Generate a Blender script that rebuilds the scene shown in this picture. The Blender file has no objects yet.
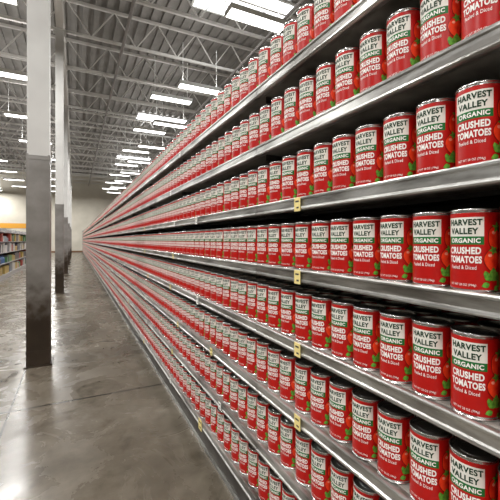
import bpy, math, random
from mathutils import Vector, Matrix
random.seed(7)
S=bpy.context.scene
COL=S.collection
D=0.637; CAMZ=1.21
# ---------------------------------------------------------------- helpers
class MB:
    def __init__(s): s.v=[];s.f=[];s.m=[]
    def face(s,idx,m=0): s.f.append(idx);s.m.append(m)
    def box(s,a,b,m=0):
        x0,y0,z0=a;x1,y1,z1=b;n=len(s.v)
        s.v+=[(x0,y0,z0),(x1,y0,z0),(x1,y1,z0),(x0,y1,z0),(x0,y0,z1),(x1,y0,z1),(x1,y1,z1),(x0,y1,z1)]
        for q in [(0,3,2,1),(4,5,6,7),(0,1,5,4),(1,2,6,5),(2,3,7,6),(3,0,4,7)]:
            s.face([n+i for i in q],m)
    def rod(s,p,q,r,m=0,k=4):
        p=Vector(p);q=Vector(q);d=(q-p).normalized()
        u=d.orthogonal().normalized() if abs(d.z)>.9 else d.cross(Vector((0,0,1))).normalized()
        w=d.cross(u);n=len(s.v)
        for P in (p,q):
            for i in range(k):
                a=2*math.pi*(i+.5)/k
                s.v.append(tuple(P+u*math.cos(a)*r+w*math.sin(a)*r))
        for i in range(k):
            j=(i+1)%k; s.face([n+i,n+j,n+k+j,n+k+i],m)
        s.face([n+i for i in range(k)][::-1],m); s.face([n+k+i for i in range(k)],m)
    def lathe(s,prof,c,k=16,mats=None,m=0):
        n=len(s.v)
        for r,z in prof:
            for i in range(k):
                a=2*math.pi*i/k
                s.v.append((c[0]+r*math.cos(a),c[1]+r*math.sin(a),c[2]+z))
        for j in range(len(prof)-1):
            for i in range(k):
                i2=(i+1)%k
                s.face([n+j*k+i,n+j*k+i2,n+(j+1)*k+i2,n+(j+1)*k+i],mats(i,j) if mats else m)
    def obj(s,name,mats,parent=None,smooth=None):
        me=bpy.data.meshes.new(name); me.from_pydata(s.v,[],s.f)
        for mt in mats: me.materials.append(mt)
        me.polygons.foreach_set('material_index',s.m)
        if smooth is not None:
            me.polygons.foreach_set('use_smooth',[True]*len(s.f)); me.set_sharp_from_angle(angle=math.radians(smooth))
        me.update()
        o=bpy.data.objects.new(name,me);COL.objects.link(o)
        if parent: o.parent=parent
        return o
def empty(name):
    o=bpy.data.objects.new(name,None);COL.objects.link(o);return o
def mat(name,col,rough=.5,metal=0,noise=None,bump=None,emit=None,spec=None,coat=0):
    """noise=(scale,detail,col2,lo,hi)"""
    m=bpy.data.materials.new(name);m.use_nodes=True;nt=m.node_tree;N=nt.nodes;L=nt.links
    b=N['Principled BSDF'];b.inputs['Base Color'].default_value=(*col,1)
    b.inputs['Roughness'].default_value=rough;b.inputs['Metallic'].default_value=metal
    if spec is not None:b.inputs['Specular IOR Level'].default_value=spec
    b.inputs['Coat Weight'].default_value=coat
    if emit: b.inputs['Emission Color'].default_value=(*emit[0],1);b.inputs['Emission Strength'].default_value=emit[1]
    tc=N.new('ShaderNodeTexCoord')
    if noise:
        mp=N.new('ShaderNodeMapping');L.new(tc.outputs['Object'],mp.inputs[0])
        if len(noise)>5: mp.inputs['Scale'].default_value=noise[5]
        n=N.new('ShaderNodeTexNoise');n.inputs['Scale'].default_value=noise[0];n.inputs['Detail'].default_value=noise[1]
        L.new(mp.outputs[0],n.inputs['Vector'])
        r=N.new('ShaderNodeValToRGB');r.color_ramp.elements[0].position=noise[3];r.color_ramp.elements[1].position=noise[4]
        r.color_ramp.elements[0].color=(*noise[2],1);r.color_ramp.elements[1].color=(*col,1)
        L.new(n.outputs[0],r.inputs[0]);L.new(r.outputs[0],b.inputs['Base Color'])
    if bump:
        n2=N.new('ShaderNodeTexNoise');n2.inputs['Scale'].default_value=bump[0];L.new(tc.outputs['Object'],n2.inputs['Vector'])
        bp=N.new('ShaderNodeBump');bp.inputs['Strength'].default_value=bump[1];bp.inputs['Distance'].default_value=.01
        L.new(n2.outputs[0],bp.inputs['Height']);L.new(bp.outputs[0],b.inputs['Normal'])
    return m
# ---------------------------------------------------------------- materials
M_steel=mat('can_steel',(.58,.57,.56),.25,1)
M_red=mat('label_red',(.54,.011,.008),.34,0,(30,2,(.45,.008,.006),.3,.7),spec=.35)
M_white=mat('label_cream',(.86,.84,.77),.42,spec=.3)
M_green=mat('label_green',(.012,.17,.035),.4,spec=.3)
M_ink=mat('label_ink',(.012,.045,.02),.5,spec=.2)
M_txt=mat('label_white_ink',(.97,.94,.9),.45,spec=.3)
M_tom=mat('label_tomato',(.92,.07,.018),.3,0,(55,2,(.68,.02,.008),.35,.6))
M_tomh=mat('label_tomato_flesh_and_glint',(1,.42,.28),.35)
M_tomd=mat('label_tomato_outline',(.13,.004,.003),.4)
M_leaf=mat('label_basil',(.14,.48,.05),.4,0,(160,3,(.02,.18,.02),.3,.6))
M_shelf=mat('shelf_galvanised',(.62,.62,.60),.34,.85,(5,7,(.22,.21,.195),.32,.6,(3,1,6)),(60,.1))
M_deck=mat('shelf_deck_paint',(.38,.36,.33),.5,.2,(9,6,(.15,.14,.12),.3,.6))
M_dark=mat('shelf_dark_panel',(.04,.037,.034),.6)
M_kick=mat('kick_plate',(.12,.11,.10),.5,.3,(8,5,(.05,.045,.04),.3,.7))
M_tag=mat('price_tag_paper',(.9,.74,.30),.6)
M_tagw=mat('price_tag_white',(.92,.92,.88),.6)
# ---------------------------------------------------------------- can
H=.157;R=.041
def cyl(u,v,off=0.0):
    a=u/R; return (-(R+off)*math.cos(a),-(R+off)*math.sin(a),v)
def build_can():
    b=MB();K=60
    zs=[.0075,.575*H,.672*H,.680*H,.900*H,.908*H,H-.0075]
    prof=[(0.0001,.003),(R-.004,.003),(R-.003,0),(R,0),(R+.0008,.001),(R+.0008,.003),(R-.0006,.0045),(R-.0006,.0072)]
    nb=len(prof)
    prof+=[(R,z) for z in zs]
    ne=len(prof)-1
    prof+=[(R-.0006,H-.0072),(R-.0006,H-.0045),(R+.0008,H-.003),(R+.0008,H-.001),(R,H),(R-.002,H),(R-.003,H-.004),(R-.007,H-.004),(R-.0085,H-.003),(R-.016,H-.003),(R-.0165,H-.0024),(R-.018,H-.0024),(R-.0185,H-.003),(.0001,H-.003)]
    def mm(i,j):
        if j<nb or j>=ne: return 0
        ang=(i+.5)/K*360-180
        k=j-nb
        if -52<ang<44:
            if k==3: return 2
            if k==1: return 3
            if k==2: return 2
        if abs(ang)>150 and k in(0,): return 2
        return 1
    b.lathe(prof,(0,0,0),K,mm)
    def disc(u,v,ru,rv,m,off,seg=20,rings=3,fn=None):
        n=len(b.v);b.v.append(cyl(u,v,off))
        for r in range(1,rings+1):
            for i in range(seg):
                a=2*math.pi*i/seg;q=r/rings*(fn(a) if fn else 1)
                b.v.append(cyl(u+ru*q*math.cos(a),v+rv*q*math.sin(a),off))
        for i in range(seg):
            j=(i+1)%seg;b.face([n,n+1+i,n+1+j],m)
            for r in range(rings-1):
                o=n+1+r*seg;b.face([o+i,o+seg+i,o+seg+j,o+j],m)
    def leaf(u,v,l,w,ang,off):
        seg=8;n=len(b.v);ca,sa=math.cos(ang),math.sin(ang)
        for i in range(seg+1):
            t=i/seg;ww=w*math.sin(math.pi*t**.8)*.5*(1+.12*(i%2))
            for q in(-1,0,1):
                x=t*l;y=q*ww
                b.v.append(cyl(u+x*ca-y*sa,v+x*sa+y*ca,off))
        for i in range(seg):
            for q in(0,1):
                a=n+i*3+q;b.face([a,a+1,a+4,a+3],7)
    d=math.radians
    def tomato(ang,v,ru,rv,o,f,cut=False):
        disc(d(ang)*R,v*H,ru*1.07,rv*1.06,9,o,fn=f)
        disc(d(ang)*R,v*H,ru,rv,5,o+.00012,fn=f)
        if cut: disc(d(ang)*R,v*H,ru*.72,rv*.74,6,o+.00025)
        else: disc(d(ang)*R-ru*.35,v*H+rv*.4,ru*.24,rv*.15,6,o+.00025,seg=10)  # whole tomato: pale spot is a highlight painted into the print
    tomato(74,.66,.016,.022,.0003,lambda a:1+.05*math.cos(5*a))
    tomato(63,.40,.0150,.020,.0006,lambda a:1+.04*math.cos(4*a))
    tomato(98,.40,.016,.018,.00045,lambda a:1,True)
    for a in range(5): leaf(d(76)*R,.78*H,.011,.005,d(20+a*72),.0009)
    for a in range(5): leaf(d(65)*R,.51*H,.009,.0045,d(40+a*72),.0011)
    for (uu,vv,l,w,an) in [(60,.16,.022,.014,45),(60,.16,.020,.013,135),(64,.18,.021,.014,88),(74,.13,.018,.013,-10),(54,.12,.014,.010,-160),(88,.18,.020,.013,60),(90,.16,.018,.013,150),(98,.13,.016,.011,10),(49,.2,.012,.009,110),(70,.1,.012,.010,-60)]:
        leaf(d(uu)*R,vv*H,l,w,d(an),.0012)
    def text(s,u0,v0,w,h,m,bold=.02):
        cu=bpy.data.curves.new('t','FONT');cu.body=s;cu.size=1;cu.offset=bold;cu.resolution_u=3;cu.space_character=1.08
        o=bpy.data.objects.new('t',cu);COL.objects.link(o);bpy.context.view_layer.update()
        me=bpy.data.meshes.new_from_object(o.evaluated_get(bpy.context.evaluated_depsgraph_get()))
        xs=[q.co.x for q in me.vertices];ys=[q.co.y for q in me.vertices]
        x0,x1,y0,y1=min(xs),max(xs),min(ys),max(ys);n=len(b.v)
        for q in me.vertices:
            b.v.append(cyl(u0+((q.co.x-x0)/(x1-x0)-.5)*w,v0+((q.co.y-y0)/(y1-y0)-.5)*h,.0006))
        for p in me.polygons:b.face([n+i for i in p.vertices],m)
        bpy.data.objects.remove(o);bpy.data.meshes.remove(me);bpy.data.curves.remove(cu)
    W=d(84)*R;c0=-d(4)*R
    text('HARVEST',c0,.841*H,W*1.0,.075*H,4,.035)
    text('VALLEY',c0-.002,.737*H,W*.86,.075*H,4,.035)
    text('ORGANIC',c0,.624*H,W*.9,.058*H,8,.035)
    text('CRUSHED',c0-.001,.505*H,W*.96,.086*H,8,.045)
    text('TOMATOES',c0-.001,.398*H,W*1.0,.086*H,8,.045)
    text('Peeled & Diced',c0-.003,.305*H,W*.78,.045*H,8,.008)
    text('NET WT 28 OZ (794g)',c0-.004,.095*H,W*.8,.036*H,8,.006)
    return b
cans=empty('canned_tomatoes')
can=build_can().obj('tomato_can',[M_steel,M_red,M_white,M_green,M_ink,M_tom,M_tomh,M_leaf,M_txt,M_tomd],cans,40)
# ---------------------------------------------------------------- shelving
rows=[CAMZ-(-.815+.325*k)*D/.894 for k in range(8)]
Y0=-1.22;NSEG=31;SEG=1.22;Y1=Y0+NSEG*SEG
prof=[(.03,.013),(.012,.015),(.006,.0205),(.001,.0195),(-.001,.016),(-.001,.012),(.003,.009),(.003,-.010),(-.001,-.013),(-.002,-.017),(0,-.0205),(.006,-.022),(.02,-.022),(.02,-.018),(.008,-.017),(.008,.008),(.03,.009)]
g=empty('store_shelving')
lip=MB();deck=MB();dk=MB();tags=MB()
for z in rows:
    for s in range(NSEG):
        a=Y0+s*SEG+.002;b_=Y0+(s+1)*SEG-.002;n=len(lip.v)
        for y in(a,b_):
            for px,pz in prof: lip.v.append((D+px,y,z+pz))
        k=len(prof)
        for i in range(k):
            j=(i+1)%k;lip.face([n+i,n+k+i,n+k+j,n+j])
        lip.face([n+i for i in range(k)]);lip.face([n+k+i for i in range(k)][::-1])
        deck.box((D+.028,a,z-.006),(D+.42,b_,z+.0148))
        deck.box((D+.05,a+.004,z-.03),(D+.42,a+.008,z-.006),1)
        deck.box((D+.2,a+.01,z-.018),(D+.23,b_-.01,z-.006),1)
zt=rows[0]+.30
dk.box((D+.42,Y0,.0),(D+.45,Y1,zt))
for s in range(NSEG+1):
    y=Y0+s*SEG;dk.box((D+.395,y-.015,0),(D+.42,y+.015,zt),1)
kz=rows[7]-.02
dk.box((D+.035,Y0,0),(D+.05,Y1,kz-.004),2)
dk.box((D+.028,Y0,0),(D+.035,Y1,.02),1)
dk.box((D+.0,Y0-.02,0),(D+.45,Y0-.001,zt),2)
dk.box((D+.0,Y1+.001,0),(D+.45,Y1+.02,zt),2)
def tag(y,k,w=.032,h=.044,m=0,dz=-.004):
    z=rows[k]+dz
    tags.box((D-.0045,y-w/2,z-h/2),(D-.0025,y+w/2,z+h/2),m)
    tags.box((D-.0048,y-w*.3,z+h*.15),(D-.0044,y+w*.3,z+h*.27),2)
    tags.box((D-.0048,y-w*.3,z-h*.3),(D-.0044,y+w*.1,z-h*.18),2)
for k in(2,3,4,5): tag(.93,k)
tag(1.9,7,.05,.06);tag(1.95,4,m=1);tag(1.97,2,m=1);tag(1.72,5,.03,.036);tag(1.6,6,.03,.036,m=1)
for k in range(8):
    for s in range(22):
        y=2.4+s*1.22+random.uniform(-.2,.2)
        if random.random()<.8: tag(y,k,.03,.036,m=random.choice([0,0,1]))
lip.obj('shelf_lips',[M_shelf],g)
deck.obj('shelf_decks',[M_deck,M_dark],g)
dk.obj('back_panel_and_base',[M_dark,M_shelf,M_kick],g)
tags.obj('price_tags',[M_tag,M_tagw,M_dark],g)
# ---------------------------------------------------------------- can field
P=.579*H;pts=[];rot=[]
phase=[.125,.117,.129,.138,.138,.143,.140,.13]
for k,z in enumerate(rows):
    y=phase[k]-math.floor((phase[k]-Y0-.06)/P)*P
    while y<Y1-.05:
        depth=4 if y<8 else (3 if y<16 else 2)
        for dd in range(depth):
            pts.append((D+.014+R+dd*(2*R+.004)+random.uniform(0,.003),y+random.uniform(-.0015,.0015),z+.0151))
            rot.append((0,0,math.radians(15+random.gauss(0,3.0))))
        y+=P
p0=pts.pop(0);r0=rot.pop(0)
can.location=p0;can.rotation_euler=r0
me=bpy.data.meshes.new('can_rows');me.from_pydata(pts,[],[])
at=me.attributes.new('rot','FLOAT_VECTOR','POINT')
at.data.foreach_set('vector',[c for r in rot for c in r])
co=bpy.data.objects.new('can_rows',me);COL.objects.link(co);co.parent=cans
ng=bpy.data.node_groups.new('can_instances','GeometryNodeTree')
ng.interface.new_socket(name='Geometry',in_out='INPUT',socket_type='NodeSocketGeometry')
ng.interface.new_socket(name='Geometry',in_out='OUTPUT',socket_type='NodeSocketGeometry')
gi=ng.nodes.new('NodeGroupInput');go=ng.nodes.new('NodeGroupOutput')
ip=ng.nodes.new('GeometryNodeInstanceOnPoints');oi=ng.nodes.new('GeometryNodeObjectInfo');oi.inputs['Object'].default_value=can
oi.inputs['As Instance'].default_value=True
na=ng.nodes.new('GeometryNodeInputNamedAttribute');na.data_type='FLOAT_VECTOR';na.inputs['Name'].default_value='rot'
L=ng.links
L.new(gi.outputs[0],ip.inputs['Points']);L.new(oi.outputs['Geometry'],ip.inputs['Instance']);L.new(na.outputs['Attribute'],ip.inputs['Rotation']);L.new(ip.outputs[0],go.inputs[0])
md=co.modifiers.new('instances','NODES');md.node_group=ng
# ---------------------------------------------------------------- room
XL,XR,YB,YF=-22,16,-10,38.6;CZ=CAMZ+6.5
def floor_mat():
    m=bpy.data.materials.new('polished_concrete');m.use_nodes=True;nt=m.node_tree;N=nt.nodes;L=nt.links;b=N['Principled BSDF']
    tc=N.new('ShaderNodeTexCoord')
    def noise(sc,det,ro=.6,dist=0):
        n=N.new('ShaderNodeTexNoise');n.inputs['Scale'].default_value=sc;n.inputs['Detail'].default_value=det;n.inputs['Roughness'].default_value=ro;n.inputs['Distortion'].default_value=dist;L.new(tc.outputs['Object'],n.inputs['Vector']);return n
    def ramp(src,stops):
        r=N.new('ShaderNodeValToRGB');e=r.color_ramp.elements
        while len(e)<len(stops):e.new(.5)
        for q,(p,c) in zip(e,stops):q.position=p;q.color=(*c,1)
        L.new(src,r.inputs[0]);return r
    def mix(a,b_,f,mode='MIX'):
        x=N.new('ShaderNodeMix');x.data_type='RGBA';x.blend_type=mode
        if isinstance(f,float):x.inputs[0].default_value=f
        else:L.new(f,x.inputs[0])
        for s,v in((x.inputs[6],a),(x.inputs[7],b_)):
            if isinstance(v,tuple):s.default_value=(*v,1)
            else:L.new(v,s)
        return x.outputs[2]
    n1=noise(1.1,5,.6,.5);r1=ramp(n1.outputs[0],[(.3,(.085,.070,.050)),(.5,(.150,.128,.098)),(.7,(.225,.198,.160))])
    n2=noise(11,8,.68);r2=ramp(n2.outputs[0],[(.3,(.66,.64,.62)),(.65,(1.1,1.1,1.09))])
    c=mix(r1.outputs[0],r2.outputs[0],1.0,'MULTIPLY')
    n3=noise(2.6,6,.65,1.0);r3=ramp(n3.outputs[0],[(.57,(0,0,0)),(.67,(.8,.8,.8))])
    c=mix(c,mix(c,(.035,.026,.018),.7),r3.outputs[0])
    sp=N.new('ShaderNodeSeparateXYZ');L.new(tc.outputs['Object'],sp.inputs[0])
    def joint(o,per,offs,w):
        a=N.new('ShaderNodeMath');a.operation='ADD';L.new(o,a.inputs[0]);a.inputs[1].default_value=offs+1000*per
        f=N.new('ShaderNodeMath');f.operation='MODULO';L.new(a.outputs[0],f.inputs[0]);f.inputs[1].default_value=per
        l=N.new('ShaderNodeMath');l.operation='LESS_THAN';L.new(f.outputs[0],l.inputs[0]);l.inputs[1].default_value=w;return l.outputs[0]
    j1=joint(sp.outputs['X'],2.6,.42,.014);j2=joint(sp.outputs['Y'],2.6,-2.95+2.6,.022)
    mx=N.new('ShaderNodeMath');mx.operation='MAXIMUM';L.new(j1,mx.inputs[0]);L.new(j2,mx.inputs[1])
    c=mix(c,(.02,.015,.01),mx.outputs[0])
    L.new(c,b.inputs['Base Color'])
    rr=N.new('ShaderNodeMapRange');rr.inputs['From Min'].default_value=.40;rr.inputs['From Max'].default_value=.66;rr.inputs['To Min'].default_value=.33;rr.inputs['To Max'].default_value=.14
    L.new(n3.outputs[0],rr.inputs[0]);L.new(rr.outputs[0],b.inputs['Roughness'])
    b.inputs['Specular IOR Level'].default_value=.55
    return m
M_floor=floor_mat()
M_wall=mat('wall_cream_paint',(.70,.66,.57),.7,0,(1.2,4,(.6,.565,.48),.3,.7))
M_ceil=mat('ceiling_deck',(.29,.275,.26),.8,0,(1.5,5,(.20,.19,.175),.3,.7))
M_truss=mat('truss_paint',(.62,.60,.57),.6)
M_pipe=mat('pipe_paint',(.26,.24,.23),.5)
def shell(name,a,b,m):
    x=MB();x.box(a,b);return x.obj(name,[m])
shell('floor',(XL,YB,-.2),(XR,YF,0),M_floor)
shell('wall_back',(XL,YB-.2,0),(XR,YB,CZ),M_wall)
shell('wall_left',(XL-.2,YB,0),(XL,YF,CZ),M_wall)
shell('wall_right',(XR,YB,0),(XR+.2,YF,CZ),M_wall)
shell('wall_front',(XL,YF,0),(XR,YF+.2,CZ),M_wall)
c=MB();nx=int((XR-XL)/.3)
c.box((XL,YB,CZ+.08),(XR,YF,CZ+.2))
for i in range(nx):
    x=XL+i*.3;c.box((x,YB,CZ),(x+.15,YF,CZ+.08))
c.obj('ceiling',[M_ceil])
M_yel=mat('wall_band_orange',(.75,.36,.04),.6);M_brn=mat('wall_band_brown',(.2,.1,.05),.6)
t=MB();t.box((-14,YF-.03,2.3),(-3.2,YF,2.75));t.obj('trim_1',[M_yel])
t=MB();t.box((XL,YF-.03,0),(XR,YF,.15));t.obj('baseboard_front',[M_brn])
# trusses
tr=MB();bz=CAMZ+5.55;tz=CZ-.01
y=-2.0
while y<YF-.3:
    tr.box((XL+.1,y-.035,tz-.08),(XR-.1,y+.035,tz));tr.box((XL+.1,y-.035,bz),(XR-.1,y+.035,bz+.07))
    x=-14.
    while x<14:
        tr.rod((x,y,bz+.04),(x+.6,y,tz-.04),.022);tr.rod((x+.6,y,tz-.04),(x+1.2,y,bz+.04),.022);x+=1.2
    y+=2.1
roof=empty('roof_trusses')
tr.obj('joists',[M_truss],roof)
gd=MB()
for x in(-7.3,-.31,6.7,):
    zt_=bz-.02
    gd.box((x-.07,YB+.1,zt_-.06),(x+.07,YF-.1,zt_));gd.box((x-.07,YB+.1,zt_-.75),(x+.07,YF-.1,zt_-.69))
    y=YB+.1
    while y<YF-1.3:
        gd.rod((x,y,zt_-.7),(x,y+.6,zt_-.03),.025);gd.rod((x,y+.6,zt_-.03),(x,y+1.2,zt_-.7),.025);y+=1.2
gd.obj('girders',[M_truss],roof)
pp=MB()
for x in(1.2,4.6,-3.5,9):
    pp.rod((x,YB+.1,bz-.12),(x,YF-.1,bz-.12),.04,0,8)
    y=YB+1
    while y<YF: pp.rod((x,y,bz-.12),(x,y,bz+.02),.012);y+=3.5
pp.obj('sprinkler_pipes',[M_pipe],roof)
# columns
M_colw=mat('column_white_paint',(.62,.62,.60),.5,0,(2,3,(.50,.49,.475),.3,.7))
def guard_mat():
    m=mat('column_steel_guard',(.29,.28,.27),.34,.6,(3.5,6,(.15,.14,.13),.3,.7));nt=m.node_tree;N=nt.nodes;L=nt.links
    b=N['Principled BSDF'];src=b.inputs['Base Color'].links[0].from_socket
    tc=N.new('ShaderNodeTexCoord');sp=N.new('ShaderNodeSeparateXYZ');L.new(tc.outputs['Object'],sp.inputs[0])
    n=N.new('ShaderNodeTexNoise');n.inputs['Scale'].default_value=9;n.inputs['Detail'].default_value=6;L.new(tc.outputs['Object'],n.inputs['Vector'])
    a=N.new('ShaderNodeMath');a.operation='MULTIPLY_ADD';L.new(n.outputs[0],a.inputs[0]);a.inputs[1].default_value=-.9;L.new(sp.outputs['Z'],a.inputs[2])
    r=N.new('ShaderNodeValToRGB');r.color_ramp.elements[0].position=0;r.color_ramp.elements[0].color=(.28,.22,.17,1);r.color_ramp.elements[1].position=.35;r.color_ramp.elements[1].color=(1,1,1,1)
    L.new(a.outputs[0],r.inputs[0])
    x=N.new('ShaderNodeMix');x.data_type='RGBA';x.blend_type='MULTIPLY';x.inputs[0].default_value=1
    L.new(src,x.inputs[6]);L.new(r.outputs[0],x.inputs[7]);L.new(x.outputs[2],b.inputs['Base Color'])
    return m
M_cols=guard_mat()
for i,y in enumerate([4.0,9.1,14.2,19.3,24.4,29.5]):
    e=empty('support_column');x=-.315;h=.093 if i==0 else .082
    e.location=(x,y,0)
    b=MB();b.box((-h,-h,2.02),(h,h,bz-.77-0),0)
    b.box((-h-.05,-h-.05,bz-.80),(h+.05,h+.05,bz-.775),0)
    b.obj('painted_shaft',[M_colw],e)
    b=MB();w=h+.006
    b.box((-w,-w,0),(w,w,2.02),0)
    for sx in(-1,1):
        for sy in(-1,1):
            b.box((min(sx*w,sx*(w-.02)),sy*w-.002 if sy>0 else -w-.002,0.01),(max(sx*w,sx*(w-.02)),sy*w+.002 if sy>0 else -w+.002,2.03),0)
    for zz in(.12,1.98): b.box((-w-.004,-w-.004,zz),(w+.004,w+.004,zz+.03),0)
    b.box((-w-.02,-w-.02,0),(w+.02,w+.02,.012),0)
    b.obj('steel_guard',[M_cols],e)
# ---------------------------------------------------------------- light fixtures
M_fix=mat('fixture_white',(.8,.8,.78),.5)
M_em=mat('fixture_diffuser',(1,1,1),.5,emit=((1,.99,.96),9))
M_sky=mat('skylight_panel',(.9,.95,1),.5,emit=((.95,.98,1),5))
FZ=CAMZ+4.3
def fixture(x,y,light=True,P_=116,fill=22):
    e=empty('ceiling_light');e.location=(x,y,FZ)
    b=MB()
    b.box((-.62,-.17,.03),(.62,.17,.10));b.box((-.62,-.17,0),(.62,-.15,.03));b.box((-.62,.15,0),(.62,.17,.03))
    b.box((-.62,-.15,0),(-.60,.15,.03));b.box((.60,-.15,0),(.62,.15,.03))
    for sx in(-.5,.5): b.rod((sx,0,.1),(sx,0,bz-FZ-.01),.008)
    b.obj('housing',[M_fix],e)
    b=MB();b.box((-.60,-.15,.012),(.60,.15,.03));b.obj('diffuser',[M_em],e)
    if light:
        for nm,pw,zz,rx in(('downlight',P_,-.01,0),('added_ceiling_fill',fill,.11,math.pi)):  # upward lamp is an added fill that brightens the ceiling
            l=bpy.data.lights.new(nm,'AREA');l.shape='RECTANGLE';l.size=1.18;l.size_y=.28;l.energy=pw;l.color=(1,.985,.955)
            o=bpy.data.objects.new(nm,l);COL.objects.link(o);o.parent=e;o.location=(0,0,zz);o.rotation_euler=(rx,0,0)
for k in range(-4,9): fixture(3.2,6.1+3.5*k,True)
for k in(1,2,3,4,5,6,7): fixture(2.65,7.2+3.5*k,False)
for k in range(-5,8): fixture(-1.55,11+3.5*k,True)
for k in range(2,7): fixture(-3.9,12.5+3.5*k,False)
for k in range(-4,9): fixture(-6.3,9+3.5*k,k%2==0,200,44)
for y in(8.7,19,29):
    for x in(4.2,-8):
        sk=MB();sk.box((x-1.3,y-.6,CZ-.05),(x+1.3,y+.6,CZ-.02))
        sk.box((x-1.36,y-.66,CZ-.06),(x+1.36,y-.6,CZ-.005),1);sk.box((x-1.36,y+.6,CZ-.06),(x+1.36,y+.66,CZ-.005),1)
        sk.box((x-1.36,y-.6,CZ-.06),(x-1.3,y+.6,CZ-.005),1);sk.box((x+1.3,y-.6,CZ-.06),(x+1.36,y+.6,CZ-.005),1)
        sk.obj('window_skylight',[M_sky,M_fix])
# ---------------------------------------------------------------- other gondolas with groceries
cols=[(.40,.07,.05),(.42,.30,.08),(.08,.16,.34),(.52,.51,.48),(.10,.24,.1),(.30,.33,.36),(.50,.49,.46),(.10,.10,.11)]
GM=[mat('package_%d'%i,c,.45) for i,c in enumerate(cols)]
M_gon=mat('gondola_paint',(.40,.40,.40),.4,.5)
def gondola(xf,ya,yb,side=1):
    e=empty('grocery_shelving')
    b=MB();s=-side
    def bx(x0,y0,z0,x1,y1,z1,m=0):
        X0,X1=xf+s*x0,xf+s*x1;b.box((min(X0,X1),y0,z0),(max(X0,X1),y1,z1),m)
    bx(.0,ya,0,.9,yb,.12,0);bx(.43,ya,.12,.47,yb,1.62,0)
    gz=MB()
    for sd in(0,1):
        for z in(.12,.46,.80,1.14,1.44):
            a,bb=(.0,.42) if sd==0 else (.48,.9)
            bx(a,ya,z,bb,yb,z+.02)
            if z>1.4: continue
            fr=.03 if sd==0 else .62
            y=ya+.05
            while y<yb-.3:
                w=random.uniform(.08,.2);hh=random.uniform(.17,.29);m=random.randrange(8)
                for q in range(random.choice([1,2,3])):
                    if y+w>yb-.05:break
                    X0,X1=xf+s*fr,xf+s*(fr+.24)
                    if m%3==2:
                        cx=xf+s*(fr+.12);r=w*.4
                        gz.lathe([(.001,0),(r,0),(r,hh*.62),(r*.45,hh*.78),(r*.35,hh*.9),(r*.4,hh),(.001,hh)],(cx,y+w/2,z+.0205),8,m=m)
                    else:
                        gz.box((min(X0,X1),y,z+.0205),(max(X0,X1),y+w*.94,z+.02+hh),m)
                    y+=w
    for z in range(int((yb-ya)/1.2)+1):
        bx(.40,ya+z*1.2-.0,.12,.50,ya+z*1.2+.04,1.64)
    b.obj('gondola_frame',[M_gon],e);gz.obj('assorted_packages',GM,e)
gondola(-1.95,10.2,32)
gondola(-5.2,12,34)
gondola(-8.5,12,34)
# ---------------------------------------------------------------- world / camera
w=bpy.data.worlds.new('World');S.world=w;w.use_nodes=True
w.node_tree.nodes['Background'].inputs[0].default_value=(.8,.85,.9,1);w.node_tree.nodes['Background'].inputs[1].default_value=.4
cd=bpy.data.cameras.new('camera');cam=bpy.data.objects.new('camera',cd);COL.objects.link(cam)
cam.location=(0,0,CAMZ);cam.rotation_euler=(math.pi/2,0,-math.atan(.5))
cd.sensor_width=36;cd.lens=25.2;cd.shift_y=-.02;cd.clip_end=200;cd.clip_start=.01
S.camera=cam
S.view_settings.view_transform='Standard'
